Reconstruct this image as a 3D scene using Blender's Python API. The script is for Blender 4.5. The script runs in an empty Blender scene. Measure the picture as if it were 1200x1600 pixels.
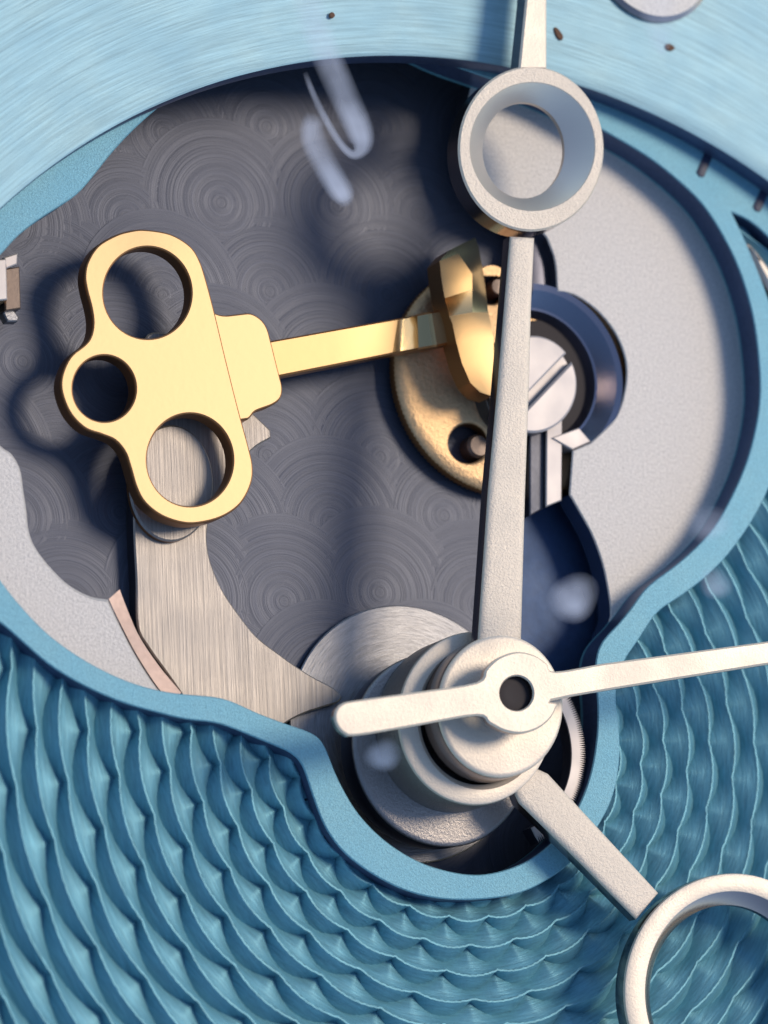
import bpy, math, random
import numpy as np
from mathutils import Vector, Matrix, geometry
random.seed(7)
rng = random.Random(11)
SC = bpy.context.scene
COL = SC.collection
SC.unit_settings.scale_length = 0.001          # one unit is one millimetre
R_ = math.radians

# ------------------------------------------------------------------ camera
TILT = R_(29)
FPX, PPM = 7000.0, 100.0                       # focal length in photo pixels, pixels per mm at the dial
DIST = FPX / PPM
nd = Vector((0.90, 0.436)).normalized()
n_cam = Vector((math.sin(TILT) * nd.x, math.sin(TILT) * nd.y, math.cos(TILT)))
ROT = n_cam.rotation_difference(Vector((0, 0, 1))).to_matrix()
CAMPOS = ROT @ Vector((0, 0, DIST))
cam = bpy.data.cameras.new("camera")
cam_o = bpy.data.objects.new("camera", cam)
COL.objects.link(cam_o)
cam_o.matrix_world = Matrix.Translation(CAMPOS) @ ROT.to_4x4()
cam.sensor_fit = 'VERTICAL'
cam.lens = 500
cam.sensor_height = 500 * 1600 / FPX
cam.clip_start, cam.clip_end = 1, 1000
cam.dof.use_dof = True
cam.dof.focus_distance = DIST - 0.15
cam.dof.aperture_fstop = 0.5
SC.camera = cam_o

# ------------------------------------------------------------------ light
SUN_ZEN = R_(41)
sun_xy = Vector((0.94, 0.34)).normalized()      # toward the sun, in the dial plane
to_sun = Vector((math.sin(SUN_ZEN) * sun_xy.x, math.sin(SUN_ZEN) * sun_xy.y, math.cos(SUN_ZEN)))
sl = bpy.data.lights.new("sun", 'SUN')
sl.energy = 2.1
sl.angle = R_(19)
sl.color = (1.0, 0.87, 0.72)
so = bpy.data.objects.new("sun", sl)
COL.objects.link(so)
so.rotation_euler = to_sun.to_track_quat('Z', 'Y').to_euler()
world = bpy.data.worlds.new("World")
SC.world = world
world.use_nodes = True
wn = world.node_tree.nodes
bg = wn["Background"]
sky = wn.new("ShaderNodeTexSky")
sky.sky_type = 'NISHITA'
sky.sun_disc = False
sky.sun_elevation = math.pi / 2 - SUN_ZEN
sky.ozone_density = 3.0
sky.dust_density = 0.3
sky.sun_rotation = math.atan2(sun_xy.x, sun_xy.y)
world.node_tree.links.new(sky.outputs[0], bg.inputs[0])
bg.inputs[1].default_value = 0.15
SC.view_settings.view_transform = 'Standard'
SC.view_settings.look = 'None'
SC.view_settings.exposure = 0.36
SC.view_settings.gamma = 1.0


def P(px, py, z):
    """the point at height z that a photo pixel shows"""
    d = ROT @ Vector(((px - 600) / FPX, -(py - 800) / FPX, -1))
    t = (z - CAMPOS.z) / d.z
    return CAMPOS + d * t


def W(pts, z):
    return [P(x, y, z).xy for x, y in pts]


# ------------------------------------------------------------------ materials
def mat(name, base, metal=0.0, rough=0.5, spec=0.5, grain=None, bump=0.0, bscale=60.0, var=0.0, mode='iso', stretch=(1, 1, 1), coat=0.0, tint=None, blotch=1.0):
    """mode iso: even grain; polar: grain drawn round the object's origin; lin: grain stretched along an axis; rings: turned rings"""
    m = bpy.data.materials.new(name)
    m.use_nodes = True
    nt = m.node_tree
    N, L = nt.nodes, nt.links
    b = N["Principled BSDF"]
    b.inputs["Base Color"].default_value = (*base, 1)
    b.inputs["Metallic"].default_value = metal
    b.inputs["Roughness"].default_value = rough
    b.inputs["Specular IOR Level"].default_value = spec
    b.inputs["Coat Weight"].default_value = coat
    tc = N.new("ShaderNodeTexCoord")
    vec = tc.outputs["Object"]
    if mode in ('polar', 'rings'):
        sep = N.new("ShaderNodeSeparateXYZ"); L.new(vec, sep.inputs[0])
        ln = N.new("ShaderNodeVectorMath"); ln.operation = 'LENGTH'
        fl = N.new("ShaderNodeCombineXYZ"); L.new(sep.outputs[0], fl.inputs[0]); L.new(sep.outputs[1], fl.inputs[1])
        L.new(fl.outputs[0], ln.inputs[0])
        # direction on the unit circle keeps the noise free of a seam
        nv = N.new("ShaderNodeVectorMath"); nv.operation = 'NORMALIZE'; L.new(fl.outputs[0], nv.inputs[0])
        sc = N.new("ShaderNodeVectorMath"); sc.operation = 'SCALE'; L.new(nv.outputs[0], sc.inputs[0]); sc.inputs[3].default_value = stretch[1]
        s2 = N.new("ShaderNodeSeparateXYZ"); L.new(sc.outputs[0], s2.inputs[0])
        rm = N.new("ShaderNodeMath"); rm.operation = 'MULTIPLY'; L.new(ln.outputs["Value"], rm.inputs[0]); rm.inputs[1].default_value = stretch[0]
        cb = N.new("ShaderNodeCombineXYZ"); L.new(s2.outputs[0], cb.inputs[0]); L.new(s2.outputs[1], cb.inputs[1]); L.new(rm.outputs[0], cb.inputs[2])
        vec = cb.outputs[0]
        scale = 1.0
    elif mode == 'lin':
        mp = N.new("ShaderNodeMapping"); L.new(vec, mp.inputs[0]); mp.inputs["Scale"].default_value = stretch
        vec = mp.outputs[0]
        scale = 1.0
    else:
        scale = bscale
    nz = N.new("ShaderNodeTexNoise")
    nz.inputs["Scale"].default_value = scale
    nz.inputs["Detail"].default_value = 6
    nz.inputs["Roughness"].default_value = 0.65
    L.new(vec, nz.inputs["Vector"])
    fac = nz.outputs["Fac"]
    big = N.new("ShaderNodeTexNoise"); L.new(tc.outputs["Object"], big.inputs["Vector"])
    big.inputs["Scale"].default_value = 1.3; big.inputs["Detail"].default_value = 5
    if var > 0:
        mx = N.new("ShaderNodeMixRGB"); mx.blend_type = 'MIX'
        lo = tuple(c * (1 - var) for c in base); hi = tuple(min(1, c * (1 + var)) for c in (tint or base))
        mx.inputs[1].default_value = (*lo, 1); mx.inputs[2].default_value = (*hi, 1)
        cr = N.new("ShaderNodeMapRange"); L.new(fac, cr.inputs[0])
        cr.inputs[1].default_value = 0.3; cr.inputs[2].default_value = 0.7
        av = N.new("ShaderNodeMath"); av.operation = 'MULTIPLY_ADD'; L.new(big.outputs["Fac"], av.inputs[0]); av.inputs[1].default_value = 0.9 * blotch
        av.inputs[2].default_value = -0.45 * blotch
        ad = N.new("ShaderNodeMath"); ad.operation = 'ADD'; ad.use_clamp = True; L.new(av.outputs[0], ad.inputs[0]); L.new(cr.outputs[0], ad.inputs[1])
        L.new(ad.outputs[0], mx.inputs[0])
        L.new(mx.outputs[0], b.inputs["Base Color"])
        rr = N.new("ShaderNodeMapRange"); L.new(big.outputs["Fac"], rr.inputs[0])
        rr.inputs[1].default_value = 0.3; rr.inputs[2].default_value = 0.7
        rr.inputs[3].default_value = rough * (1 - 0.1 * blotch); rr.inputs[4].default_value = min(1, rough * (1 + 0.12 * blotch))
        L.new(rr.outputs[0], b.inputs["Roughness"])
    if bump > 0:
        bp = N.new("ShaderNodeBump")
        bp.inputs["Strength"].default_value = 1.0
        bp.inputs["Distance"].default_value = bump
        L.new(fac, bp.inputs["Height"])
        L.new(bp.outputs[0], b.inputs["Normal"])
    return m


M = {}
M['flange'] = mat('brushed pale blue flange', (0.23, 0.385, 0.425), 0.25, 0.5, bump=0.006, var=0.22, mode='polar', stretch=(26, 9, 1))
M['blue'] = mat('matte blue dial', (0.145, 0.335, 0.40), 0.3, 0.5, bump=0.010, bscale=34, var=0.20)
M['guilloche'] = mat('engine turned blue dial', (0.115, 0.295, 0.345), 0.35, 0.48, bump=0.010, var=0.22, mode='polar', stretch=(30, 14, 1), blotch=0.4)
M['print'] = mat('dark minute print', (0.012, 0.02, 0.05), 0, 0.5)
M['silver'] = mat('frosted silver plate', (0.565, 0.525, 0.47), 0.3, 0.55, bump=0.016, bscale=22, var=0.17, blotch=0.25)
M['silver_edge'] = mat('polished plate edge', (0.55, 0.52, 0.52), 1.0, 0.16, bump=0.002, bscale=12)
M['dark_edge'] = mat('polished countersink', (0.22, 0.22, 0.26), 1.0, 0.24, bump=0.001, bscale=8)
M['hand'] = mat('grained cream steel', (0.62, 0.53, 0.42), 0.45, 0.5, bump=0.017, bscale=26, var=0.06)
M['hand_fine'] = mat('fine grained cream steel', (0.62, 0.53, 0.42), 0.45, 0.5, bump=0.006, bscale=24, var=0.04)
M['hand_edge'] = mat('polished hand flank', (0.42, 0.33, 0.29), 1.0, 0.2, bump=0.001, bscale=8)
M['bronze'] = mat('dark bronze', (0.14, 0.10, 0.075), 0.5, 0.4, bump=0.003, bscale=8)
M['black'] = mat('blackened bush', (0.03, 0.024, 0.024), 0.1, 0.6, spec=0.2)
M['cut_edge'] = mat('dark dial edge', (0.07, 0.10, 0.18), 0.6, 0.38, bump=0.004, bscale=14, var=0.15)  # darker and greyer than the dial's top face
M['bevel'] = mat('polished hand bevel', (0.74, 0.64, 0.53), 0.8, 0.38, bump=0.002, bscale=6)
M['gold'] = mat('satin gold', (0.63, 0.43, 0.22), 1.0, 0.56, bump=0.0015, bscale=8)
M['gold_edge'] = mat('gold flank', (0.42, 0.19, 0.07), 0.9, 0.36, bump=0.001, bscale=5)  # base darkened to put dark reflections into the polished edges
M['gold_mirror'] = mat('mirror gold', (0.50, 0.33, 0.155), 1.0, 0.5, bump=0.002, bscale=2.5)
M['gold_polish'] = mat('polished gold facet', (0.62, 0.42, 0.19), 1.0, 0.13, bump=0.0008, bscale=4)
M['brass'] = mat('grained gilt wheel', (0.72, 0.47, 0.24), 0.9, 0.5, bump=0.02, bscale=14, var=0.14)
M['steel_grain'] = mat('straight grained steel', (0.30, 0.265, 0.23), 0.75, 0.5, bump=0.008, var=0.22, mode='lin', stretch=(26, 0.5, 1))
M['steel_round'] = mat('circular grained steel', (0.29, 0.28, 0.275), 0.9, 0.48, bump=0.010, var=0.22, mode='polar', stretch=(30, 5, 1))
M['frost_steel'] = mat('frosted steel disc', (0.31, 0.275, 0.245), 0.9, 0.40, bump=0.012, bscale=22, var=0.08)
M['perlage'] = mat('circular grained plate', (0.060, 0.065, 0.086), 0.4, 0.46, bump=0.009, var=0.26, mode='polar', stretch=(17, 0.05, 1), blotch=0.3)
M['floor'] = mat('dark movement plate', (0.10, 0.10, 0.115), 0.5, 0.5, bump=0.004, bscale=10, var=0.15)
M['bevel_warm'] = mat('rosy bevel', (0.40, 0.29, 0.235), 0.7, 0.5, bump=0.004, bscale=8, var=0.1)
M['shade'] = mat('recess shade', (0.018, 0.045, 0.11), 0.4, 0.5, bump=0.003, bscale=6, var=0.15)  # navy that paints in the shade of the recess
M['screw'] = mat('polished screw head', (0.52, 0.47, 0.43), 0.7, 0.6, bump=0.001, bscale=5, var=0.02)
M['dark_steel'] = mat('blackened steel', (0.06, 0.06, 0.075), 0.8, 0.3, bump=0.002, bscale=8)
M['dust'] = mat('brown dust', (0.13, 0.065, 0.035), 0, 0.9, bump=0.01, bscale=20, var=0.3)


# ------------------------------------------------------------------ helpers
def thing(name, label, cat, loc, group=None):
    o = bpy.data.objects.new(name, None)
    o.empty_display_size = 0.2
    COL.objects.link(o)
    o.location = loc
    o["label"] = label
    o["category"] = cat
    if group:
        o["group"] = group
    return o


def root_loc(o):
    v = Vector((0, 0, 0))
    while o is not None:
        v += o.location
        o = o.parent
    return v


def obj(name, verts, faces, mats, parent=None, mi=None, loc=None, sharp=32, smooth=True):
    """one mesh object from world coordinates"""
    org = Vector(loc) if loc is not None else (root_loc(parent) if parent else Vector((0, 0, 0)))
    me = bpy.data.meshes.new(name)
    me.from_pydata([tuple(Vector(v) - org) for v in verts], [], faces)
    for m in (mats if isinstance(mats, (list, tuple)) else [mats]):
        me.materials.append(m)
    if mi:
        me.polygons.foreach_set("material_index", mi)
    if smooth:
        me.polygons.foreach_set("use_smooth", [True] * len(me.polygons))
        me.update()
        me.set_sharp_from_angle(angle=R_(sharp))
    me.update()
    o = bpy.data.objects.new(name, me)
    COL.objects.link(o)
    if parent:
        o.parent = parent
        o.location = org - root_loc(parent)
    else:
        o.location = org
    return o


def smooth_path(pts, closed=True, sub=6, corners=()):
    """Catmull-Rom through the points; indices in corners stay sharp"""
    pts = [Vector(p) for p in pts]
    n = len(pts)
    out = []
    for i in range(n if closed else n - 1):
        p1, p2 = pts[i], pts[(i + 1) % n]
        p0 = pts[(i - 1) % n] if (closed or i > 0) else p1
        p3 = pts[(i + 2) % n] if (closed or i + 2 < n) else p2
        if i in corners:
            p0 = p1 + (p1 - p2) * 0.5
        if (i + 1) % n in corners:
            p3 = p2 + (p2 - p1) * 0.5
        if i in corners and (i + 1) % n in corners:
            out.append(p1)
            continue
        for k in range(sub):
            t = k / sub
            a = 2 * p1; b = p2 - p0; c = 2 * p0 - 5 * p1 + 4 * p2 - p3; d = -p0 + 3 * p1 - 3 * p2 + p3
            out.append((a + b * t + c * t * t + d * t ** 3) * 0.5)
    if not closed:
        out.append(pts[-1])
    return out


def area(poly):
    return 0.5 * sum(poly[i - 1].x * poly[i].y - poly[i].x * poly[i - 1].y for i in range(len(poly)))


def ccw(poly, want=True):
    return poly if (area(poly) > 0) == want else poly[::-1]


def inset(poly, d):
    """move a ccw outline inward by d (a cw hole: away from the hole's void, into the material)"""
    n = len(poly)
    out = []
    for i in range(n):
        a, b, c = poly[i - 1], poly[i], poly[(i + 1) % n]
        e1 = (b - a); e2 = (c - b)
        if e1.length < 1e-9 or e2.length < 1e-9:
            out.append(b.copy()); continue
        e1.normalize(); e2.normalize()
        n1 = Vector((-e1.y, e1.x)); n2 = Vector((-e2.y, e2.x))
        nn = n1 + n2
        if nn.length < 1e-6:
            nn = n1
        nn.normalize()
        k = max(0.5, nn.dot(n1))
        out.append(b + nn * (d / k))
    return out


def inside(p, polys):
    c = False
    for poly in polys:
        n = len(poly)
        j = n - 1
        for i in range(n):
            a, b = poly[i], poly[j]
            if (a.y > p.y) != (b.y > p.y) and p.x < (b.x - a.x) * (p.y - a.y) / (b.y - a.y) + a.x:
                c = not c
            j = i
    return c


def fill(loops):
    """triangles over an outline and its holes (indices run through the loops in order)"""
    vs, es = [], []
    for lp in loops:
        s = len(vs)
        vs += [Vector((p.x, p.y)) for p in lp]
        es += [(s + i, s + (i + 1) % len(lp)) for i in range(len(lp))]
    v2, e2, f2, ov, oe, of = geometry.delaunay_2d_cdt(vs, es, [], 0, 1e-7)
    tri = []
    for f in f2:
        c = (v2[f[0]] + v2[f[1]] + v2[f[2]]) / 3
        if inside(c, loops):
            a = [(ov[i][0] if ov[i] else None) for i in f]
            if None in a:
                continue
            q = [vs[i] for i in a]
            if (q[1] - q[0]).cross(q[2] - q[0]) < 0:
                a = a[::-1]
            tri.append(tuple(a))
    return tri


def round_profile(b, seg=4, drop=None):
    drop = b if drop is None else drop
    return [(b * (1 - math.sin(i / seg * math.pi / 2)), -drop * (1 - math.cos(i / seg * math.pi / 2))) for i in range(seg + 1)]


def plate(name, outline, z, th, mats, parent, holes=(), prof=None, hole_prof=None, zf=None, loc=None, sharp=32, edge=False, hole_edge=False):
    """a plate with an outline and holes; prof: [(inset, dz)] from the top face to the flank. mats: (top, flank).
    zf(x, y) lifts the top where it is not flat"""
    prof = prof or [(0.02, 0.0), (0.0, -0.02)]
    hole_prof = hole_prof or prof
    outline = [p for i, p in enumerate(outline) if (p - outline[i - 1]).length > 1e-4]
    loops = [ccw(list(outline))] + [ccw(list(h), False) for h in holes]
    verts, faces, mi = [], [], []
    tops, bots = [], []
    for li, lp in enumerate(loops):
        pr = prof if li == 0 else hole_prof
        rings = [(inset(lp, i), z + dz) for i, dz in pr] + [(lp, z - th)]
        idx = []
        for k, (rg, zz) in enumerate(rings):
            s = len(verts)
            verts += [(p.x, p.y, zz + (zf(p.x, p.y) if zf and k < len(rings) - 1 else 0)) for p in rg]
            idx.append(range(s, s + len(rg)))
        n = len(lp)
        for k in range(len(rings) - 1):
            a, b = idx[k], idx[k + 1]
            for i in range(n):
                j = (i + 1) % n
                faces.append((a[i], b[i], b[j], a[j]))
                mi.append(1 if k == len(rings) - 2 or edge or (hole_edge and li and k) else 0)
        tops.append((rings[0][0], idx[0]))
        bots.append((rings[-1][0], idx[-1]))
    for group, flip in ((tops, False), (bots, True)):
        flat = [i for _, ix in group for i in ix]
        for t in fill([r for r, _ in group]):
            t = tuple(flat[i] for i in t)
            faces.append(t[::-1] if flip else t)
            mi.append(1 if flip else 0)
    if not isinstance(mats, (list, tuple)):
        mats = (mats, mats)
    return obj(name, verts, faces, mats, parent, mi, loc, sharp)


def ell(cx, cy, rx, ry, z, n=72, rot=0.0):
    """outline of a round edge seen in the photo, laid at its height"""
    return [P(cx + rx * math.cos(t) * math.cos(rot) - ry * math.sin(t) * math.sin(rot),
              cy + rx * math.cos(t) * math.sin(rot) + ry * math.sin(t) * math.cos(rot), z).xy
            for t in (2 * math.pi * i / n for i in range(n))]


def circ(c, r, n=72, a0=0.0):
    return [Vector((c[0] + r * math.cos(a0 + 2 * math.pi * i / n), c[1] + r * math.sin(a0 + 2 * math.pi * i / n))) for i in range(n)]


def lathe(name, c, prof, mats, parent, n=72, mi_of=None, loc=None, close_top=True, sharp=32):
    """prof: [(radius, z)] from the outside bottom to the top centre"""
    verts, faces, mi = [], [], []
    for r, z in prof:
        verts += [(c[0] + r * math.cos(2 * math.pi * i / n), c[1] + r * math.sin(2 * math.pi * i / n), z) for i in range(n)]
    for k in range(len(prof) - 1):
        for i in range(n):
            j = (i + 1) % n
            faces.append((k * n + i, k * n + j, (k + 1) * n + j, (k + 1) * n + i))
            mi.append(mi_of[k] if mi_of else 0)
    if close_top:
        s = (len(prof) - 1) * n
        faces.append(tuple(range(s, s + n)))
        mi.append(mi_of[-1] if mi_of else 0)
    return obj(name, verts, faces, mats, parent, mi, loc, sharp)


# heights in mm, the dial's border being 0
Z_FLANGE, Z_DIAL, Z_GUI, Z_SILVER, Z_MAIN = 0.38, 0.0, -0.20, -0.55, -1.40
Z_HOUR, Z_MIN, Z_SEC = 0.62, 1.12, 1.66
DC = P(715, 1150, Z_GUI)                         # centre of the engine turning

# ------------------------------------------------------------------ outlines traced round the openings
opening_px = [(245, 170), (330, 112), (450, 66), (600, 60), (695, 98), (780, 128), (868, 162), (945, 205), (1010, 243), (1060, 282), (1102, 324),
              (1140, 387), (1162, 440), (1178, 500), (1187, 575), (1187, 631), (1177, 687), (1160, 740), (1127, 807), (1099, 844),
              (1059, 881), (1011, 917), (990, 946), (965, 977), (938, 1006), (930, 1045), (934, 1090), (934, 1140), (927, 1193), (912, 1243),
              (884, 1294), (842, 1334), (800, 1356), (750, 1367), (700, 1361), (650, 1344), (600, 1312), (560, 1271), (535, 1230),
              (520, 1197), (510, 1170), (497, 1149), (445, 1130), (400, 1113), (350, 1091), (292, 1085), (250, 1079), (196, 1063), (137, 1034),
              (83, 997), (42, 957), (0, 905), (-45, 830), (-75, 720), (-75, 560), (-50, 450), (0, 400), (25, 371), (65, 340), (118, 306), (146, 275), (185, 227)]
rim_px = [(-170, 880), (-60, 935), (0, 972), (37, 1004), (75, 1037), (125, 1068), (187, 1096), (250, 1114), (292, 1124), (342, 1130), (396, 1151),
          (442, 1170), (466, 1182), (479, 1212), (492, 1252), (512, 1299), (545, 1339), (600, 1376), (655, 1398), (720, 1406), (800, 1399),
          (850, 1378), (895, 1345), (938, 1286), (960, 1238), (969, 1180), (967, 1130), (962, 1085), (974, 1035), (996, 1003), (1027, 956),
          (1059, 935), (1099, 905), (1134, 871), (1165, 830), (1187, 793), (1203, 758), (1222, 690), (1227, 610), (1217, 525), (1200, 464),
          (1172, 392), (1144, 332), (1172, 345), (1202, 371), (1255, 425), (1340, 540), (1500, 420), (1420, 150), (1240, 20), (1000, -120), (600, -150), (300, -110), (60, 30), (-130, 220), (-260, 560)]


def fair(path, sig=0.10, step=0.05, keep=()):
    '''even spacing, then the hand tremor taken out; points near the kept corners stay'''
    pts, n = [], len(path)
    for i in range(n):
        a, b = path[i], path[(i + 1) % n]
        k = max(1, int(round((b - a).length / step)))
        pts += [a + (b - a) * (j / k) for j in range(k)]
    A = np.array([(p.x, p.y) for p in pts])
    h = int(3 * sig / step)
    w = np.exp(-0.5 * (np.arange(-h, h + 1) * step / sig) ** 2); w /= w.sum()
    S = sum(w[j + h] * np.roll(A, -j, axis=0) for j in range(-h, h + 1))
    for q in keep:
        d = np.hypot(A[:, 0] - q.x, A[:, 1] - q.y)
        m = np.exp(-(d / (2.5 * sig)) ** 2)[:, None]
        S = S * (1 - m) + A * m
    return [Vector(p) for p in S]


opening = fair(smooth_path(W(opening_px, Z_DIAL), sub=4), 0.13)
rim = fair(smooth_path(W(rim_px, Z_DIAL), sub=4, corners=(42,)), 0.13, keep=[P(1144, 332, Z_DIAL).xy])

# ------------------------------------------------------------------ movement plate
main = thing('movement_plate', 'dark grey plate of overlapping turned circles under the gold key', 'watch plate', P(480, 600, Z_MAIN))
zp = Z_MAIN
plate('base_plate', W([(-700, -500), (1900, -500), (1900, 2100), (-700, 2100)], zp), zp, 0.4, M['floor'], main)


def perlage_mesh():
    prof = []
    r, k = 1.42, 0
    rr = random.Random(3)
    nr = 30
    for i in range(nr + 1):
        rad = r * (1 - i / nr)
        h = 0.010 * (1 - (rad / r) ** 2) + (rr.uniform(-0.0035, 0.0035) if 0 < i < nr else 0)
        prof.append((max(rad, 0.004), h))
    return prof


spots = []
for row in range(-1, 11):
    for col in range(-1, 8):
        spots.append((15 + 164 * col + (82 if row % 2 else 0), 90 + 122 * row))
spots = [(x + rng.uniform(-12, 12), y + rng.uniform(-10, 10)) for x, y in spots]
spots.sort(key=lambda q: q[1] + rng.uniform(-25, 25))
pm = None
for i, (x, y) in enumerate(spots):
    c = P(x + rng.uniform(-16, 16), y + rng.uniform(-16, 16), zp)
    zz = zp + 0.004 + 0.0015 * i
    if pm is None:
        pm = lathe('perlage_spot', (c.x, c.y), [(a, zz + h) for a, h in perlage_mesh()], M['perlage'], main, n=56, loc=(c.x, c.y, zz), sharp=80)
    else:
        o = pm.copy()
        COL.objects.link(o)
        o.parent = main
        o.location = Vector((c.x, c.y, zz)) - main.location
        o.rotation_euler = (0, 0, rng.uniform(0, 6.28))

# ------------------------------------------------------------------ dial: border, minute marks, engine turning
dial = thing('watch_dial', 'blue watch dial with scalloped engraving and a smooth border round its opening', 'watch dial', (DC.x, DC.y, Z_GUI))
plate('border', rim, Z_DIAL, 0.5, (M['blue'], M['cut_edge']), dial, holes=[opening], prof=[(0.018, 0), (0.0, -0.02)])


def mark(a, b, w):
    a, b = P(*a, Z_DIAL + 0.004).xy, P(*b, Z_DIAL + 0.004).xy
    d = (b - a).normalized(); s = Vector((-d.y, d.x)) * w
    plate('minute_mark', smooth_path([a + s, a - d * w * 0.5, a - s, b - s, b + s], sub=3, corners=(0, 2, 3, 4)), Z_DIAL + 0.014, 0.012, M['print'], dial, prof=[(0.006, 0), (0, -0.003)])


mark((1094, 273), (1114, 225), 0.078)
mark((1182, 327), (1208, 270), 0.078)
mark((1262, 388), (1300, 330), 0.078)

NPER, PITCH = 26, 0.42
R0 = 3.67
PH0 = R_(0.6)
bound_loops = [inset(ccw(rim), 0.22)]
hole_test = inset(ccw(opening), -0.07)


def scallop(t):
    t = t - math.floor(t)
    return 4 * t * (1 - t)


def ridge(k):
    ph = PH0 + (0.5 if k % 2 else 0.0) * 2 * math.pi / NPER
    ph2 = PH0 + (0.5 if (k + 1) % 2 else 0.0) * 2 * math.pi / NPER
    rc, rc2 = R0 + k * PITCH, R0 + (k + 1) * PITCH
    SUB = 20
    n = NPER * SUB
    prof_n = 9
    rows = []
    for i in range(n):
        th = PH0 + 2 * math.pi * i / n
        b = scallop((th - ph) * NPER / (2 * math.pi))
        b2 = scallop((th - ph2) * NPER / (2 * math.pi))
        jit = 0.004 * math.sin(th * 311 + k * 3.1) + 0.003 * math.sin(th * 523 + k)
        c0 = rc + 0.065 * b + jit
        g = c0 + 0.045 + 0.175 * b
        c1 = rc2 + 0.065 * b2
        g = min(g, c1 - 0.05)
        zg = -0.155 - 0.025 * b
        w_ = g - c0
        rr = [(c0, 0.0), (c0 + 0.028, 0.001), (c0 + 0.03 + (w_ - 0.03) * 0.5, zg * 0.55), (g, zg), (g + (c1 - g) * 0.33, zg * 0.64),
              (g + (c1 - g) * 0.66, zg * 0.31), (c1 - 0.010, -0.010), (c1, 0.0)]
        rows.append([(DC.x + r * math.cos(th), DC.y + r * math.sin(th), Z_GUI + z) for r, z in rr])
    m = len(rows[0])
    ok = []
    for i in range(n):
        mid = Vector(rows[i][4][:2])
        v = ROT.transposed() @ (Vector(rows[i][4]) - CAMPOS)
        px, py = 600 + FPX * v.x / -v.z, 800 - FPX * v.y / -v.z
        ok.append(-260 < px < 1460 and 150 < py < 1860 and not inside(mid, bound_loops)
                  and not any(inside(Vector(rows[i][j][:2]), [hole_test]) for j in (0, 3, 7)))
    if not any(ok):
        return
    st = ok.index(False) if False in ok else 0
    run, runs = [], []
    for q in range(n):                                # one object for each unbroken stretch
        i = (st + q) % n
        if ok[i]:
            run.append(i)
        elif run:
            runs.append(run); run = []
    if run:
        runs.append(run)
    for run in runs:
        if len(run) < 2:
            continue
        ids = run + [(run[-1] + 1) % n]
        verts = [p for i in ids for p in rows[i]]
        faces = [(a * m + j, a * m + j + 1, (a + 1) * m + j + 1, (a + 1) * m + j) for a in range(len(ids) - 1) for j in range(m - 1)]
        obj('guilloche_ridge', verts, faces, M['guilloche'], dial, sharp=38)


for k in range(-7, 17):
    ridge(k)
plate('dial_back', W([(-500, -300), (1600, -300), (1600, 2000), (-500, 2000)], Z_GUI - 0.28), Z_GUI - 0.28, 0.1, M['guilloche'], dial, holes=[ccw(opening)])

# applied baton in the corner where border and track part
bi = smooth_path(W([(1166, 380), (1182, 388), (1240, 470), (1232, 490), (1196, 440)], -0.02), sub=4, corners=(0,))
plate('applied_index', bi, -0.02, 0.2, (M['hand_fine'], M['hand_edge']), dial, prof=[(0.08, 0), (0.0, -0.08)])

# ------------------------------------------------------------------ flange ring round the dial
fl_pts = W([(0, 328), (100, 245), (190, 195), (250, 165), (320, 135), (425, 107), (500, 95), (600, 89), (690, 90), (790, 105), (900, 130), (1000, 170), (1100, 225), (1200, 280)], Z_FLANGE)
A = np.array([[2 * p.x, 2 * p.y, 1] for p in fl_pts]); B = np.array([p.x ** 2 + p.y ** 2 for p in fl_pts])
sol = np.linalg.lstsq(A, B, rcond=None)[0]
FC = (sol[0], sol[1]); FR = math.sqrt(sol[2] + sol[0] ** 2 + sol[1] ** 2)
print('flange', FC, FR, 'dial centre', DC)
flange = thing('flange_ring', 'pale blue brushed ring sloping up round the dial', 'flange ring', (FC[0], FC[1], Z_FLANGE))
prof = [(FR + 0.02, Z_DIAL + 0.004), (FR, Z_DIAL + 0.03), (FR, Z_FLANGE - 0.05), (FR + 0.015, Z_FLANGE - 0.015), (FR + 0.05, Z_FLANGE)] + \
       [(FR + 0.05 + 0.25 * i, Z_FLANGE + 0.014 * i) for i in range(1, 20)]
prof = prof[::-1]
lathe('brushed_face', FC, prof, (M['flange'], M['cut_edge']), flange, n=256, close_top=False, sharp=35, mi_of=[0] * 20 + [1] * 3)
c = P(1022, -70, Z_FLANGE + 0.2)
lathe('round_marker', (c.x, c.y), [(1.13, Z_FLANGE), (1.13, Z_FLANGE + 0.14), (1.05, Z_FLANGE + 0.2), (0.01, Z_FLANGE + 0.2)], (M['silver'], M['hand_edge']), flange, mi_of=[1, 1, 0, 0])

# ------------------------------------------------------------------ silver bridge on the right
Z = Z_SILVER
br_px = [(847, 363), (861, 388), (868, 413), (871, 455), (900, 462), (935, 487), (963, 523), (978, 565), (977, 607), (962, 652), (923, 692),
         (895, 704), (890, 772), (910, 807), (925, 835), (940, 875), (950, 920), (954, 962), (945, 1000), (1000, 1010), (1120, 920), (1230, 780), (1260, 600),
         (1220, 440), (1130, 280), (1010, 190), (900, 140), (790, 80), (752, 100), (735, 140), (728, 200), (735, 260), (765, 320), (810, 350)]
bridge = thing('silver_bridge', 'frosted silver crescent plate with screw notch on the right of the opening', 'watch bridge', P(1050, 600, Z))
br = smooth_path(W(br_px, Z), sub=5, corners=(3, 10, 11, 12))
plate('bridge_plate', br, Z, 0.42, (M['silver'], M['silver_edge']), bridge, prof=[(0.02, 0), (0, -0.02)])
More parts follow.
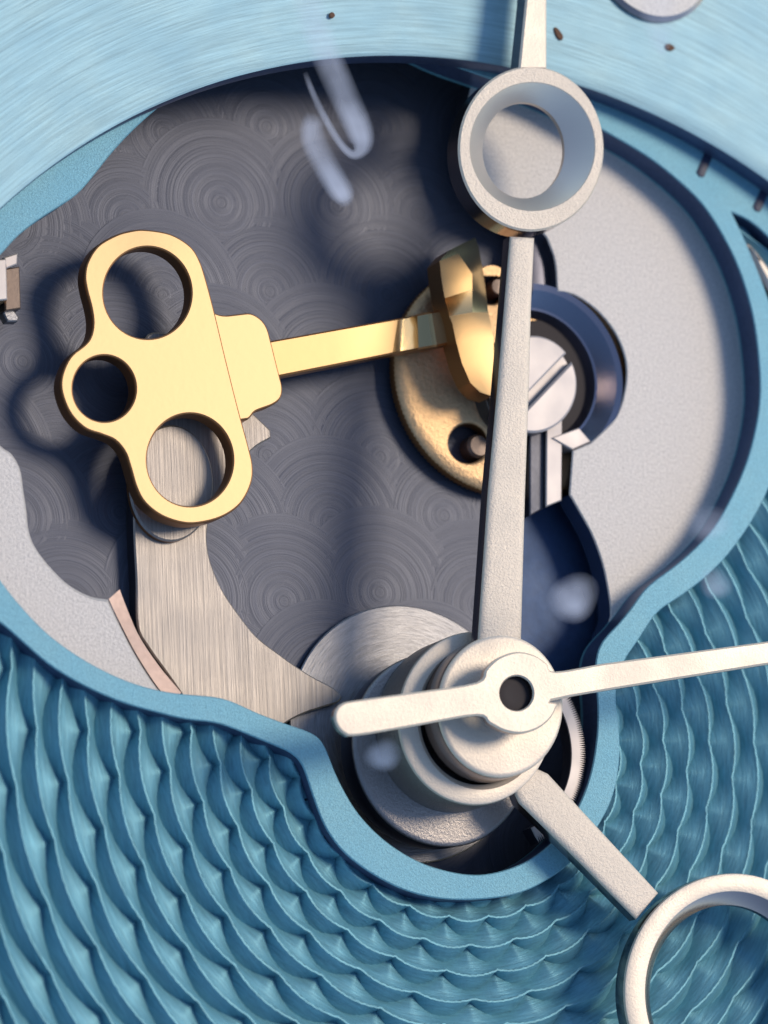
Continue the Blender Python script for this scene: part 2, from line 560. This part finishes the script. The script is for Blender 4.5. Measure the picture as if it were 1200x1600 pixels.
# polished countersink round the screw, open to the left
cc = P(846, 583, Z)
verts, faces = [], []
nseg = 64
rings = [(1.50, -0.004), (1.40, -0.03), (1.16, -0.24), (1.12, -0.25), (1.02, -0.40), (0.98, -0.42)]
a0, a1 = R_(-62), R_(92)
for r, dz in rings:
    for i in range(nseg + 1):
        a = a0 + (a1 - a0) * i / nseg
        verts.append((cc.x + r * math.cos(a), cc.y + r * math.sin(a), Z + dz))
for k in range(len(rings) - 1):
    for i in range(nseg):
        q = k * (nseg + 1) + i
        faces.append((q, q + 1, q + nseg + 2, q + nseg + 1))
obj('countersink', verts, faces, M['dark_edge'], bridge, sharp=20)
plate('bright_facet', W([(862, 684), (905, 668), (924, 690), (895, 703)], Z - 0.02), Z - 0.02, 0.3, M['screw'], bridge)

# ------------------------------------------------------------------ silver bridge at lower left
Z = Z_SILVER
lb_px = [(-140, 560), (-60, 640), (0, 694), (20, 709), (33, 733), (38, 765), (43, 797), (47, 831), (60, 860), (87, 893), (113, 916), (143, 931), (170, 936),
         (187, 972), (213, 1022), (246, 1073), (290, 1125), (180, 1110), (60, 1040), (-60, 950), (-160, 820)]
lbridge = thing('frosted_bridge', 'frosted silver plate with curved polished edge at the lower left border', 'watch bridge', P(80, 950, Z))
plate('bridge_plate', smooth_path(W(lb_px, Z), sub=5, corners=(12,)), Z, 0.42, (M['silver'], M['silver_edge']), lbridge, prof=[(0.05, 0), (0.0, -0.05)])
ea = smooth_path([P(*q, Z - 0.03) for q in [(170, 936), (187, 972), (213, 1022), (246, 1073), (270, 1100)]], closed=False, sub=6)
eb = smooth_path([P(*q, Z - 0.12) for q in [(187, 921), (200, 955), (218, 995), (248, 1040), (283, 1082)]], closed=False, sub=6)
ec = smooth_path([P(*q, Z - 0.42) for q in [(187, 926), (200, 960), (218, 1000), (248, 1045), (283, 1086)]], closed=False, sub=6)
n = len(ea)
obj('polished_bevel', ea + eb + ec, [(i, i + 1, n + i + 1, n + i) for i in range(n - 1)] + [(n + i, n + i + 1, 2 * n + i + 1, 2 * n + i) for i in range(n - 1)], M['bevel_warm'], lbridge, sharp=25)

# pillar cut by the photo's left edge
zt = -0.55
post = thing('steel_pillar', 'bright square steel pillar at the left edge of the opening', 'pillar', P(-20, 470, Z_MAIN))
plate('pillar_body', W([(-70, 412), (10, 404), (12, 468), (-70, 478)], zt), zt, 0.9, (M['screw'], M['brass']), post)
plate('pillar_side', W([(8, 420), (31, 416), (33, 482), (8, 486)], zt - 0.2), zt - 0.2, 0.7, (M['bronze'], M['dark_steel']), post)
plate('pillar_cap', W([(6, 402), (28, 395), (27, 413), (9, 420)], zt - 0.1), zt - 0.1, 0.12, (M['screw'], M['dark_steel']), post)
plate('pillar_foot', W([(4, 486), (16, 476), (30, 496), (28, 502), (12, 502)], zt - 0.3), zt - 0.3, 0.2, (M['steel_round'], M['steel_round']), post)

# ------------------------------------------------------------------ gilt wheel under the key's bit
Z = -0.95
wc = P(785, 592, Z)
wheel = thing('gilt_wheel', 'grained gilt wheel with fine teeth under the key bit', 'wheel', (wc.x, wc.y, Z))
teeth = []
for i in range(300):
    a = 2 * math.pi * i / 300
    teeth.append(Vector((wc.x + (1.92 if i % 2 else 1.90) * math.cos(a), wc.y + (1.92 if i % 2 else 1.90) * math.sin(a))))
h1 = ell(733, 692, 31, 31, Z, 40)
h2 = ell(769, 447, 24, 28, Z, 40)
plate('wheel_disc', teeth, Z, 0.25, (M['brass'], M['gold_edge']), wheel, holes=[h1, h2], prof=[(0.16, 0.0), (0.10, -0.012), (0.03, -0.05), (0, -0.085)], hole_prof=[(0.045, 0), (0.02, -0.012), (0, -0.05)],
      sharp=60)
for (x, y, r) in ((742, 700, 0.20), (772, 452, 0.15)):
    c = P(x, y, Z - 0.2)
    lathe('pin', (c.x, c.y), [(r, Z - 0.5), (r, Z - 0.09), (r * 0.8, Z - 0.03), (0.01, Z - 0.02)], M['bronze'], wheel, n=32)

# slotted screw
Z = -0.42
scr = thing('slotted_screw', 'round polished screw with a diagonal slot beside the minute hand', 'screw', P(833, 600, Z - 0.5))
oc = ell(833, 600, 69, 76, Z)
c = P(833, 600, Z).xy
g1, g2 = P(812, 628, Z).xy, P(884, 556, Z).xy
d = (g2 - g1).normalized()
nrm = Vector((-d.y, d.x))


def half(poly, o, nrm, off):
    out = []
    k = len(poly)
    for i in range(k):
        a, b = poly[i], poly[(i + 1) % k]
        da, db = (a - o).dot(nrm) - off, (b - o).dot(nrm) - off
        if da >= 0:
            out.append(a)
        if (da >= 0) != (db >= 0):
            out.append(a + (b - a) * (da / (da - db)))
    cl = [out[0]]
    for p in out[1:]:
        if (p - cl[-1]).length > 0.05:
            cl.append(p)
    return cl if (cl[0] - cl[-1]).length > 0.05 else cl[:-1]


plate('head_half', half(oc, g1, nrm, 0.0), Z, 0.16, (M['screw'], M['dark_steel']), scr, prof=[(0.035, 0), (0, -0.03)])
plate('head_half', half(oc, g1, -nrm, 0.14), Z, 0.16, (M['screw'], M['dark_steel']), scr, prof=[(0.035, 0), (0, -0.03)])
plate('screw_body', ell(833, 600, 69, 76, Z), Z - 0.16, 0.5, (M['screw'], M['dark_steel']), scr, prof=[(0.01, 0), (0, -0.01)])
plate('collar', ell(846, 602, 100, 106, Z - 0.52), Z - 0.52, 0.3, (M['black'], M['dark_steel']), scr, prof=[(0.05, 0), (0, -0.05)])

# steel bar below the screw
Z = -0.60
bar = thing('steel_bar', 'narrow polished steel bar running down below the slotted screw', 'bar', P(855, 740, Z - 0.4))
plate('bar_face', W([(854, 650), (879, 650), (878, 782), (853, 792)], Z), Z, 0.5, (M['screw'], M['dark_steel']), bar)  # slanted end follows the shadow edge, shaping it into the bar
plate('bar_flank', W([(828, 650), (852, 650), (851, 793), (828, 806)], Z - 0.1), Z - 0.1, 0.4, (M['floor'], M['dark_steel']), bar)
# dark round bush between bridge and wheel, near the ring of the minute hand
Z = -0.75
bush = thing('dark_bush', 'small dark rounded post between the gilt wheel and the silver plate', 'post', P(840, 415, Z - 0.5))
plate('bush_body', smooth_path(W([(820, 370), (848, 366), (862, 392), (869, 425), (868, 455), (840, 480), (820, 470)], Z), sub=5), Z, 0.6, (M['dark_steel'], M['dark_steel']), bush,
      prof=round_profile(0.12, 4))

Z = -1.25  # dark leaf sheet added where the recess lies in shade
shade = thing('shade_plate', 'dark blue leaf shaped sheet added for the shade between the minute hand and the silver crescent', 'plate', P(880, 900, Z))
plate('shade_face', smooth_path(W([(815, 815), (835, 800), (860, 785), (900, 768), (930, 820), (965, 900), (985, 985), (950, 1040), (880, 1060), (800, 1040), (790, 930)], Z), sub=5), Z, 0.25, (M['shade'], M['dark_steel']), shade)

# ------------------------------------------------------------------ brushed lever
Z = -0.98
lv_px = [(209, 800), (210, 850), (213, 907), (215, 978), (233, 1013), (258, 1048), (283, 1084), (310, 1130), (400, 1165), (445, 1131), (475, 1115), (505, 1105), (527, 1098),
         (534, 1090), (530, 1082), (517, 1072), (487, 1056), (462, 1040), (437, 1022), (400, 993), (367, 951), (347, 920), (333, 888), (326, 862), (324, 832), (332, 800),
         (360, 750), (393, 704), (424, 684), (423, 672), (398, 648), (340, 590), (280, 530), (232, 522), (222, 570), (222, 660), (212, 730)]
lever = thing('steel_lever', 'vertically brushed steel lever curving down from under the key', 'lever', P(280, 950, Z))
plate('lever_plate', smooth_path(W(lv_px, Z), sub=5, corners=(28, 29, 30)), Z, 0.3, (M['steel_grain'], M['dark_steel']), lever, prof=[(0.025, 0), (0, -0.025)])
plate('boss', ell(268, 755, 66, 91, -0.86), -0.86, 0.11, (M['steel_grain'], M['gold_edge']), lever, prof=[(0.03, 0), (0, -0.03)])

# ------------------------------------------------------------------ gold key
ZK = -0.42
key = thing('gold_key', 'pale gold key with three round holes in its bow and a long square shaft', 'key', P(260, 590, ZK - 0.2))
bow_px = [(227, 358), (267, 365), (298, 384), (313, 407), (323, 437), (337, 490), (353, 557), (373, 637), (390, 700), (396, 730), (393, 757), (377, 787), (350, 807), (317, 817),
          (287, 818), (253, 807), (227, 787), (213, 763), (203, 730), (195, 707), (180, 689), (160, 680), (133, 670), (110, 647), (97, 617), (95, 593), (102, 570), (113, 553),
          (133, 537), (142, 523), (145, 503), (142, 480), (135, 453), (132, 430), (137, 407), (153, 383), (180, 367), (203, 360)]
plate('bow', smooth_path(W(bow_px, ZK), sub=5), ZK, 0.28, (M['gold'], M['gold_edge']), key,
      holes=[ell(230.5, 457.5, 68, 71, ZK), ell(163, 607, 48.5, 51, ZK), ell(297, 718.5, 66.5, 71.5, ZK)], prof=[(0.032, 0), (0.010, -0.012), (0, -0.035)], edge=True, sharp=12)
zc = ZK - 0.05
co_px = [(300, 470), (335, 488), (352, 492), (373, 490), (392, 489), (408, 498), (418, 512), (424, 532), (431, 560), (438, 588), (442, 606), (439, 622), (426, 633), (400, 643), (383, 656), (340, 640)]
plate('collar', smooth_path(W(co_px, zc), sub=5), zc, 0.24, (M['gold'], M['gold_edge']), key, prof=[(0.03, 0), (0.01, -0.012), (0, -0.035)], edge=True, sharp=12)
zs = ZK - 0.08
sh = [((400, 537), (405, 595), 0), ((425, 532), (438, 588), 0), ((520, 515), (524, 571), 0), ((612, 499), (604, 555), 0), ((622, 497), (613, 553), -0.012),
      ((634, 495), (632, 550), -0.05), ((652, 491), (654, 546), -0.12), ((668, 488), (676, 542), -0.05), ((674, 487), (683, 541), 0), ((690, 484), (703, 537), 0), ((700, 482), (716, 534), 0)]  # dip near the bit shapes in the dark band of its reflection
verts, faces, mi = [], [], []
for t, u, dz in sh:
    tp, up = P(*t, zs + dz), P(*u, zs + dz)
    dn = (up - tp).normalized() * 0.03
    verts += [P(*t, zs) + Vector((0, 0, -0.26)), tp + Vector((0, 0, -0.03)), tp + dn, up - dn, up + Vector((0, 0, -0.03)), P(*u, zs) + Vector((0, 0, -0.26))]
for i in range(len(sh) - 1):
    for j in range(5):
        q = i * 6 + j
        faces.append((q, q + 1, q + 7, q + 6)[::-1]); mi.append((2 if 4 <= i <= 6 else 0) if j == 2 else 1)
    q = i * 6
    faces.append((q, q + 5, q + 11, q + 6)); mi.append(1)
faces += [(0, 1, 2, 3, 4, 5), tuple(range(len(verts) - 1, len(verts) - 7, -1))]; mi += [1, 1]
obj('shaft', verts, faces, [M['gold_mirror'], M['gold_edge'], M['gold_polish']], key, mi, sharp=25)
# bit: a twisted polished blade built from cross rows (left, middle, right)
rows = [((700, 392, -0.30), (706, 389, -0.29), (742, 371, -0.50)), ((687, 408, -0.22), (716, 396, -0.21), (748, 386, -0.46)), ((690, 438, -0.19), (738, 428, -0.18), (755, 425, -0.46)),
        ((695, 466, -0.19), (738, 452, -0.18), (759, 455, -0.44)), ((702, 494, -0.26), (738, 488, -0.26), (763, 488, -0.40)), ((707, 506, -0.22), (736, 498, -0.21), (767, 505, -0.26)),
        ((713, 535, -0.20), (742, 528, -0.18), (771, 527, -0.20)), ((722, 568, -0.20), (746, 566, -0.18), (772, 565, -0.19)), ((735, 598, -0.21), (752, 598, -0.20), (771, 600, -0.21)), ((750, 613, -0.25), (760, 616, -0.24), (769, 619, -0.24))]
verts, faces, mi = [], [], []
for l, m_, r in rows:
    vs = [P(*l), P(*m_), P(*r)]
    verts += [vs[0] + Vector((0, 0, -0.45)), vs[0], vs[1], vs[2], vs[2] + Vector((0, 0, -0.45))]
for i in range(len(rows) - 1):
    for j in range(4):
        a = i * 5 + j
        faces.append((a, a + 5, a + 6, a + 1)); mi.append(1 if j in (0, 3) else 2 if (j == 2 and i < 4) or i in (0, 3) else 0)
    a = i * 5
    faces.append((a, a + 4, a + 9, a + 5)); mi.append(1)
faces += [(0, 1, 2, 3, 4), tuple(range(len(verts) - 1, len(verts) - 6, -1))]; mi += [1, 1]
obj('bit', verts, faces, [M['gold_mirror'], M['gold_edge'], M['gold_polish']], key, mi, sharp=25)

# ------------------------------------------------------------------ wheels under the hands
Z = -1.12
c = P(638, 1146, Z)
disc = thing('brushed_disc', 'round steel disc with circular brushing behind the hand hubs', 'disc', (c.x, c.y, Z))
lathe('disc_face', (c.x, c.y), [(2.06, Z - 0.25), (2.06, Z - 0.02), (2.04, Z), (0.01, Z)], (M['steel_round'], M['dark_steel']), disc, mi_of=[1, 0, 0, 0], n=96)
Z = -0.14
c = P(768, 1166, Z)
gear = thing('toothed_ring', 'bright toothed wheel rim just inside the border right of the hubs', 'wheel', (c.x, c.y, Z))
tooth = []
for i in range(181):
    a = R_(-64) + R_(112) * i / 180
    r = 1.69 if i % 2 else 1.58
    tooth.append(Vector((c.x + r * math.cos(a), c.y + r * math.sin(a))))
for i in range(40, -1, -1):
    a = R_(-64) + R_(112) * i / 40
    tooth.append(Vector((c.x + 1.42 * math.cos(a), c.y + 1.42 * math.sin(a))))
plate('ring', tooth, Z, 0.3, (M['screw'], M['dark_steel']), gear, prof=[(0.008, 0), (0, -0.02)])
Z = -0.22
c = P(690, 1171, Z)
base = thing('centre_disc', 'frosted steel disc lying just below the hour hand hub', 'disc', (c.x, c.y, Z))
lathe('disc_face', (c.x, c.y), [(1.50, Z - 0.5), (1.53, Z - 0.05), (1.51, Z - 0.01), (1.45, Z), (1.2, Z + 0.02), (0.9, Z + 0.06), (0.6, Z + 0.1)], (M['frost_steel'], M['dark_steel']), base, n=96, mi_of=[1, 0, 0, 0, 0, 0, 0], sharp=60)

# ------------------------------------------------------------------ hour hand
Z = Z_HOUR
hour = thing('hour_hand', 'cream steel hour hand pointing to the lower right with an open ring', 'watch hand', P(745, 1122, 0.0))
plate('hub', ell(744, 1122, 121, 136, Z), Z, 0.8, (M['hand_fine'], M['frost_steel']), hour, holes=[ell(752, 1121, 92, 104, Z)],
      prof=[(0.05, 0), (0.015, -0.015), (0, -0.05)], hole_prof=[(0.09, 0), (0.0, -0.08)])
hs = [(858, 1208), (944, 1301), (1031, 1395), (996, 1436), (905, 1344), (813, 1254), (800, 1225), (830, 1195)]
plate('stem', W(hs, Z - 0.06), Z - 0.06, 0.26, (M['hand'], M['hand_edge']), hour, prof=round_profile(0.12, 5, 0.06), sharp=50)
plate('ring', ell(1147, 1549, 171, 185, Z, 96), Z, 0.3, (M['hand_fine'], M['hand_edge']), hour, holes=[ell(1136, 1554, 121, 140, Z - 0.2, 96)],
      prof=[(0.05, 0), (0.015, -0.012), (0, -0.05)], hole_prof=[(0.20, 0), (0.19, -0.004), (0.0, -0.2)], hole_edge=True)
# ------------------------------------------------------------------ minute hand
Z = Z_MIN
minute = thing('minute_hand', 'cream steel minute hand pointing straight up with an open ring', 'watch hand', P(783, 1102, 0.4))
plate('hub', ell(783, 1103, 98, 112, Z), Z, 0.55, (M['hand_fine'], M['hand_edge']), minute, prof=round_profile(0.08, 4, 0.05), sharp=50)
ms = [(799, 368), (837, 370), (832, 480), (829, 600), (823, 763), (816, 1010), (748, 1010), (765, 763), (780, 600), (790, 480)]
plate('stem', W(ms, Z - 0.02), Z - 0.02, 0.28, (M['hand'], M['hand_edge']), minute, prof=round_profile(0.13, 5, 0.06), sharp=50)
plate('upper_stem', W([(826, -90), (857, -90), (855, 0), (855, 108), (811, 108), (822, 0)], Z), Z, 0.32, (M['hand_fine'], M['hand_edge']), minute, prof=[(0.03, 0), (0, -0.03)])
# bevelled ring: top face, conical bevel, bore
ro = ccw(ell(830.5, 232, 114, 129, Z, 96))
ri = ccw(ell(832, 229, 97.5, 100, Z, 96))
rb = ccw(ell(818, 235, 64, 75, Z - 0.32, 96))
n = 96


def lay(loop, z):
    return [(p.x, p.y, z) for p in loop]


L_ = [lay(ro, Z - 0.40), lay(ro, Z - 0.03), lay(inset(ro, 0.03), Z), lay(inset(ri, -0.012), Z), lay(ri, Z - 0.012), lay(rb, Z - 0.32), lay(rb, Z - 0.40)]
verts, faces, mi = [v for l in L_ for v in l], [], []
for k in range(len(L_)):
    k2 = (k + 1) % len(L_)
    for i in range(n):
        j = (i + 1) % n
        faces.append((k * n + i, k * n + j, k2 * n + j, k2 * n + i))
        mi.append({0: 1, 4: 2, 5: 2, 6: 1}.get(k, 0))
obj('ring', verts, faces, [M['hand'], M['hand_edge'], M['bevel']], minute, mi, sharp=30)

# ------------------------------------------------------------------ second hand
Z = Z_SEC
second = thing('second_hand', 'slim cream second hand with rounded tail lying across the hubs', 'watch hand', P(808, 1082, 1.1))
hub = [(745, 1066), (760, 1045), (780, 1027), (808, 1018), (835, 1023), (855, 1036), (868, 1049), (940, 1037), (1200, 1002), (1320, 986), (1320, 1018), (1200, 1038), (887, 1089),
       (873, 1100), (862, 1121), (842, 1138), (815, 1146), (788, 1142), (765, 1130), (745, 1118), (650, 1134), (560, 1149), (538, 1146), (525, 1130), (524, 1112), (535, 1099), (556, 1094), (650, 1081)]
plate('hand_body', smooth_path(W(hub, Z), sub=4, corners=(7, 8, 9, 10, 11, 20, 27)), Z, 0.12, (M['hand_fine'], M['hand_edge']), second, holes=[ell(807.5, 1083, 26, 27, Z, 40)],
      prof=[(0.03, 0), (0, -0.03)], hole_prof=[(0.02, 0), (0, -0.03)])
c = P(806, 1084, Z - 0.1)
lathe('pivot', (c.x, c.y), [(0.30, Z - 0.6), (0.30, Z - 0.14), (0.2, Z - 0.125), (0.14, Z - 0.13), (0.01, Z - 0.13)], M['black'], second, n=32, sharp=50)

# ------------------------------------------------------------------ dust on the flange, painted reflections on the crystal


def fleck(name, pts, z, label):
    o = plate(name, smooth_path(W(pts, z), sub=4), z, 0.03, M['dust'], None, prof=[(0.015, 0), (0, -0.012)], loc=P(*pts[0], z))
    o["label"] = label
    o["category"] = "dust fleck"
    o["group"] = "dust flecks on the flange ring"
    return o


fleck('dust_fleck', [(866, 44), (871, 43), (880, 55), (879, 62), (874, 61), (869, 54)], Z_FLANGE + 0.07, 'dark brown sliver of dust beside the upper stem of the minute hand')
fleck('dust_fleck', [(1040, 70), (1047, 68), (1055, 74), (1050, 79), (1042, 77)], Z_FLANGE + 0.09, 'brown dust grain below the round silver marker')
fleck('dust_fleck', [(516, 20), (521, 19), (524, 24), (520, 28), (515, 26)], Z_FLANGE + 0.09, 'tiny tan dust grain on the ring above the white reflection')


def film(name, strength, colour):
    m = bpy.data.materials.new(name)
    m.use_nodes = True
    N, L = m.node_tree.nodes, m.node_tree.links
    N.clear()
    out = N.new("ShaderNodeOutputMaterial"); mx = N.new("ShaderNodeMixShader")
    tr = N.new("ShaderNodeBsdfTransparent"); df = N.new("ShaderNodeBsdfDiffuse"); df.inputs[0].default_value = (*colour, 1)
    tc = N.new("ShaderNodeTexCoord"); at = N.new("ShaderNodeAttribute"); at.attribute_name = "thick"
    nz = N.new("ShaderNodeTexNoise"); nz.inputs["Scale"].default_value = 1.2; nz.inputs["Detail"].default_value = 2
    L.new(tc.outputs["Object"], nz.inputs["Vector"])
    ma = N.new("ShaderNodeMath"); ma.operation = 'MULTIPLY'; L.new(at.outputs["Fac"], ma.inputs[0]); L.new(nz.outputs["Fac"], ma.inputs[1])
    mb = N.new("ShaderNodeMath"); mb.operation = 'MULTIPLY'; mb.use_clamp = True; L.new(ma.outputs[0], mb.inputs[0]); mb.inputs[1].default_value = strength * 2
    L.new(mb.outputs[0], mx.inputs[0]); L.new(tr.outputs[0], mx.inputs[1]); L.new(df.outputs[0], mx.inputs[2]); L.new(mx.outputs[0], out.inputs[0])
    return m


M['film'] = film('glare and spot film', 0.46, (0.62, 0.66, 0.74))  # pale film that paints in reflections, used for drops too
M['spot'] = film('dried drop', 0.42, (0.42, 0.52, 0.66))
Z_GLASS = 2.3


def reflection(label, path, m, group, cat='reflection', name='reflection', z=Z_GLASS):
    '''a reflection in the crystal, painted as a thin film: px, py, half width, thickness at its middle'''
    fine = smooth_path([Vector(q) for q in path], closed=False, sub=6)
    K = 9
    verts, faces, th = [], [], []
    for i, q in enumerate(fine):
        a = fine[max(0, i - 1)]; b = fine[min(len(fine) - 1, i + 1)]
        d = Vector((b[0] - a[0], b[1] - a[1])).normalized(); nn = Vector((-d.y, d.x))
        for k in range(K):
            t = 2 * k / (K - 1) - 1
            verts.append(P(q[0] + nn.x * q[2] * t, q[1] + nn.y * q[2] * t, z))
            end = min(1.0, i / 4, (len(fine) - 1 - i) / 4)
            th.append(max(0.0, q[3]) * min(1.0, 1.5 * (1 - abs(t))) * end)
    for i in range(len(fine) - 1):
        for k in range(K - 1):
            q = i * K + k
            faces.append((q, q + 1, q + K + 1, q + K))
    c = sum(verts, Vector()) / len(verts)
    o = obj(name, verts, faces, m, None, loc=c)
    at = o.data.attributes.new("thick", 'FLOAT', 'POINT')
    at.data.foreach_set("value", th)
    o["label"] = label; o["category"] = cat; o["group"] = group


V4 = lambda *q: q
G = 'painted reflections on the crystal'
reflection('long pale curved reflection painted on the glass, running down from the top edge', [V4(470, -30, 26, .35), V4(492, 40, 27, .5), V4(516, 100, 26, .75), V4(538, 150, 25, .85), V4(558, 195, 24, 1.0), V4(566, 222, 20, 1.0), V4(560, 238, 12, .9), V4(548, 240, 8, .8), V4(530, 222, 7, .7), V4(508, 185, 7, .6), V4(490, 148, 6, .5), V4(476, 112, 5, .4)], M['film'], G)
reflection('short pale oblong reflection painted on the glass left of the long one', [V4(494, 178, 16, .5), V4(487, 200, 20, .9), V4(492, 225, 22, .85), V4(507, 255, 22, .8), V4(524, 285, 22, .9), V4(536, 305, 20, 1.0), V4(542, 324, 8, .4)], M['film'], G)
reflection('faint flame shaped reflection painted on the glass below the round silver marker', [V4(1030, -30, 36, .35), V4(1030, 20, 33, .35), V4(1031, 50, 26, .32), V4(1034, 75, 14, .3), V4(1036, 88, 5, .2)], M['film'], G)
G = 'dried drops on the crystal'


def drop(x, y, rx, ry, label, m=None, st=1.0):
    verts, faces, th = [P(x, y, Z_GLASS)], [], [st]
    for k, (f, t) in enumerate(((0.35, .95), (0.6, .7), (0.85, .3), (1.1, 0.0))):
        for i in range(28):
            a = 2 * math.pi * i / 28
            w = 1 + 0.08 * math.sin(2 * a + x) + 0.05 * math.sin(3 * a + y)
            verts.append(P(x + rx * f * w * math.cos(a), y + ry * f * w * math.sin(a), Z_GLASS)); th.append(t * st)
    for i in range(28):
        j = (i + 1) % 28
        faces.append((0, 1 + i, 1 + j))
        for k in range(3):
            faces.append((1 + k * 28 + i, 1 + (k + 1) * 28 + i, 1 + (k + 1) * 28 + j, 1 + k * 28 + j))
    o = obj('dried_drop', verts, faces, m or M['film'], None, loc=verts[0])
    at = o.data.attributes.new("thick", 'FLOAT', 'POINT')
    at.data.foreach_set("value", th)
    o["label"] = label; o["category"] = 'spot'; o["group"] = G


drop(896, 934, 40, 36, 'large pale blurred spot on the glass over the dark blue shade')
drop(599, 1180, 27, 27, 'small blue blurred spot on the glass below the tail of the second hand', M['spot'], 0.8)
drop(1108, 818, 34, 30, 'faint grey spot on the glass over the border right of the silver crescent', None, 0.5)
drop(1118, 912, 26, 24, 'faint pale spot on the glass over the first scalloped ridges', None, 0.6)
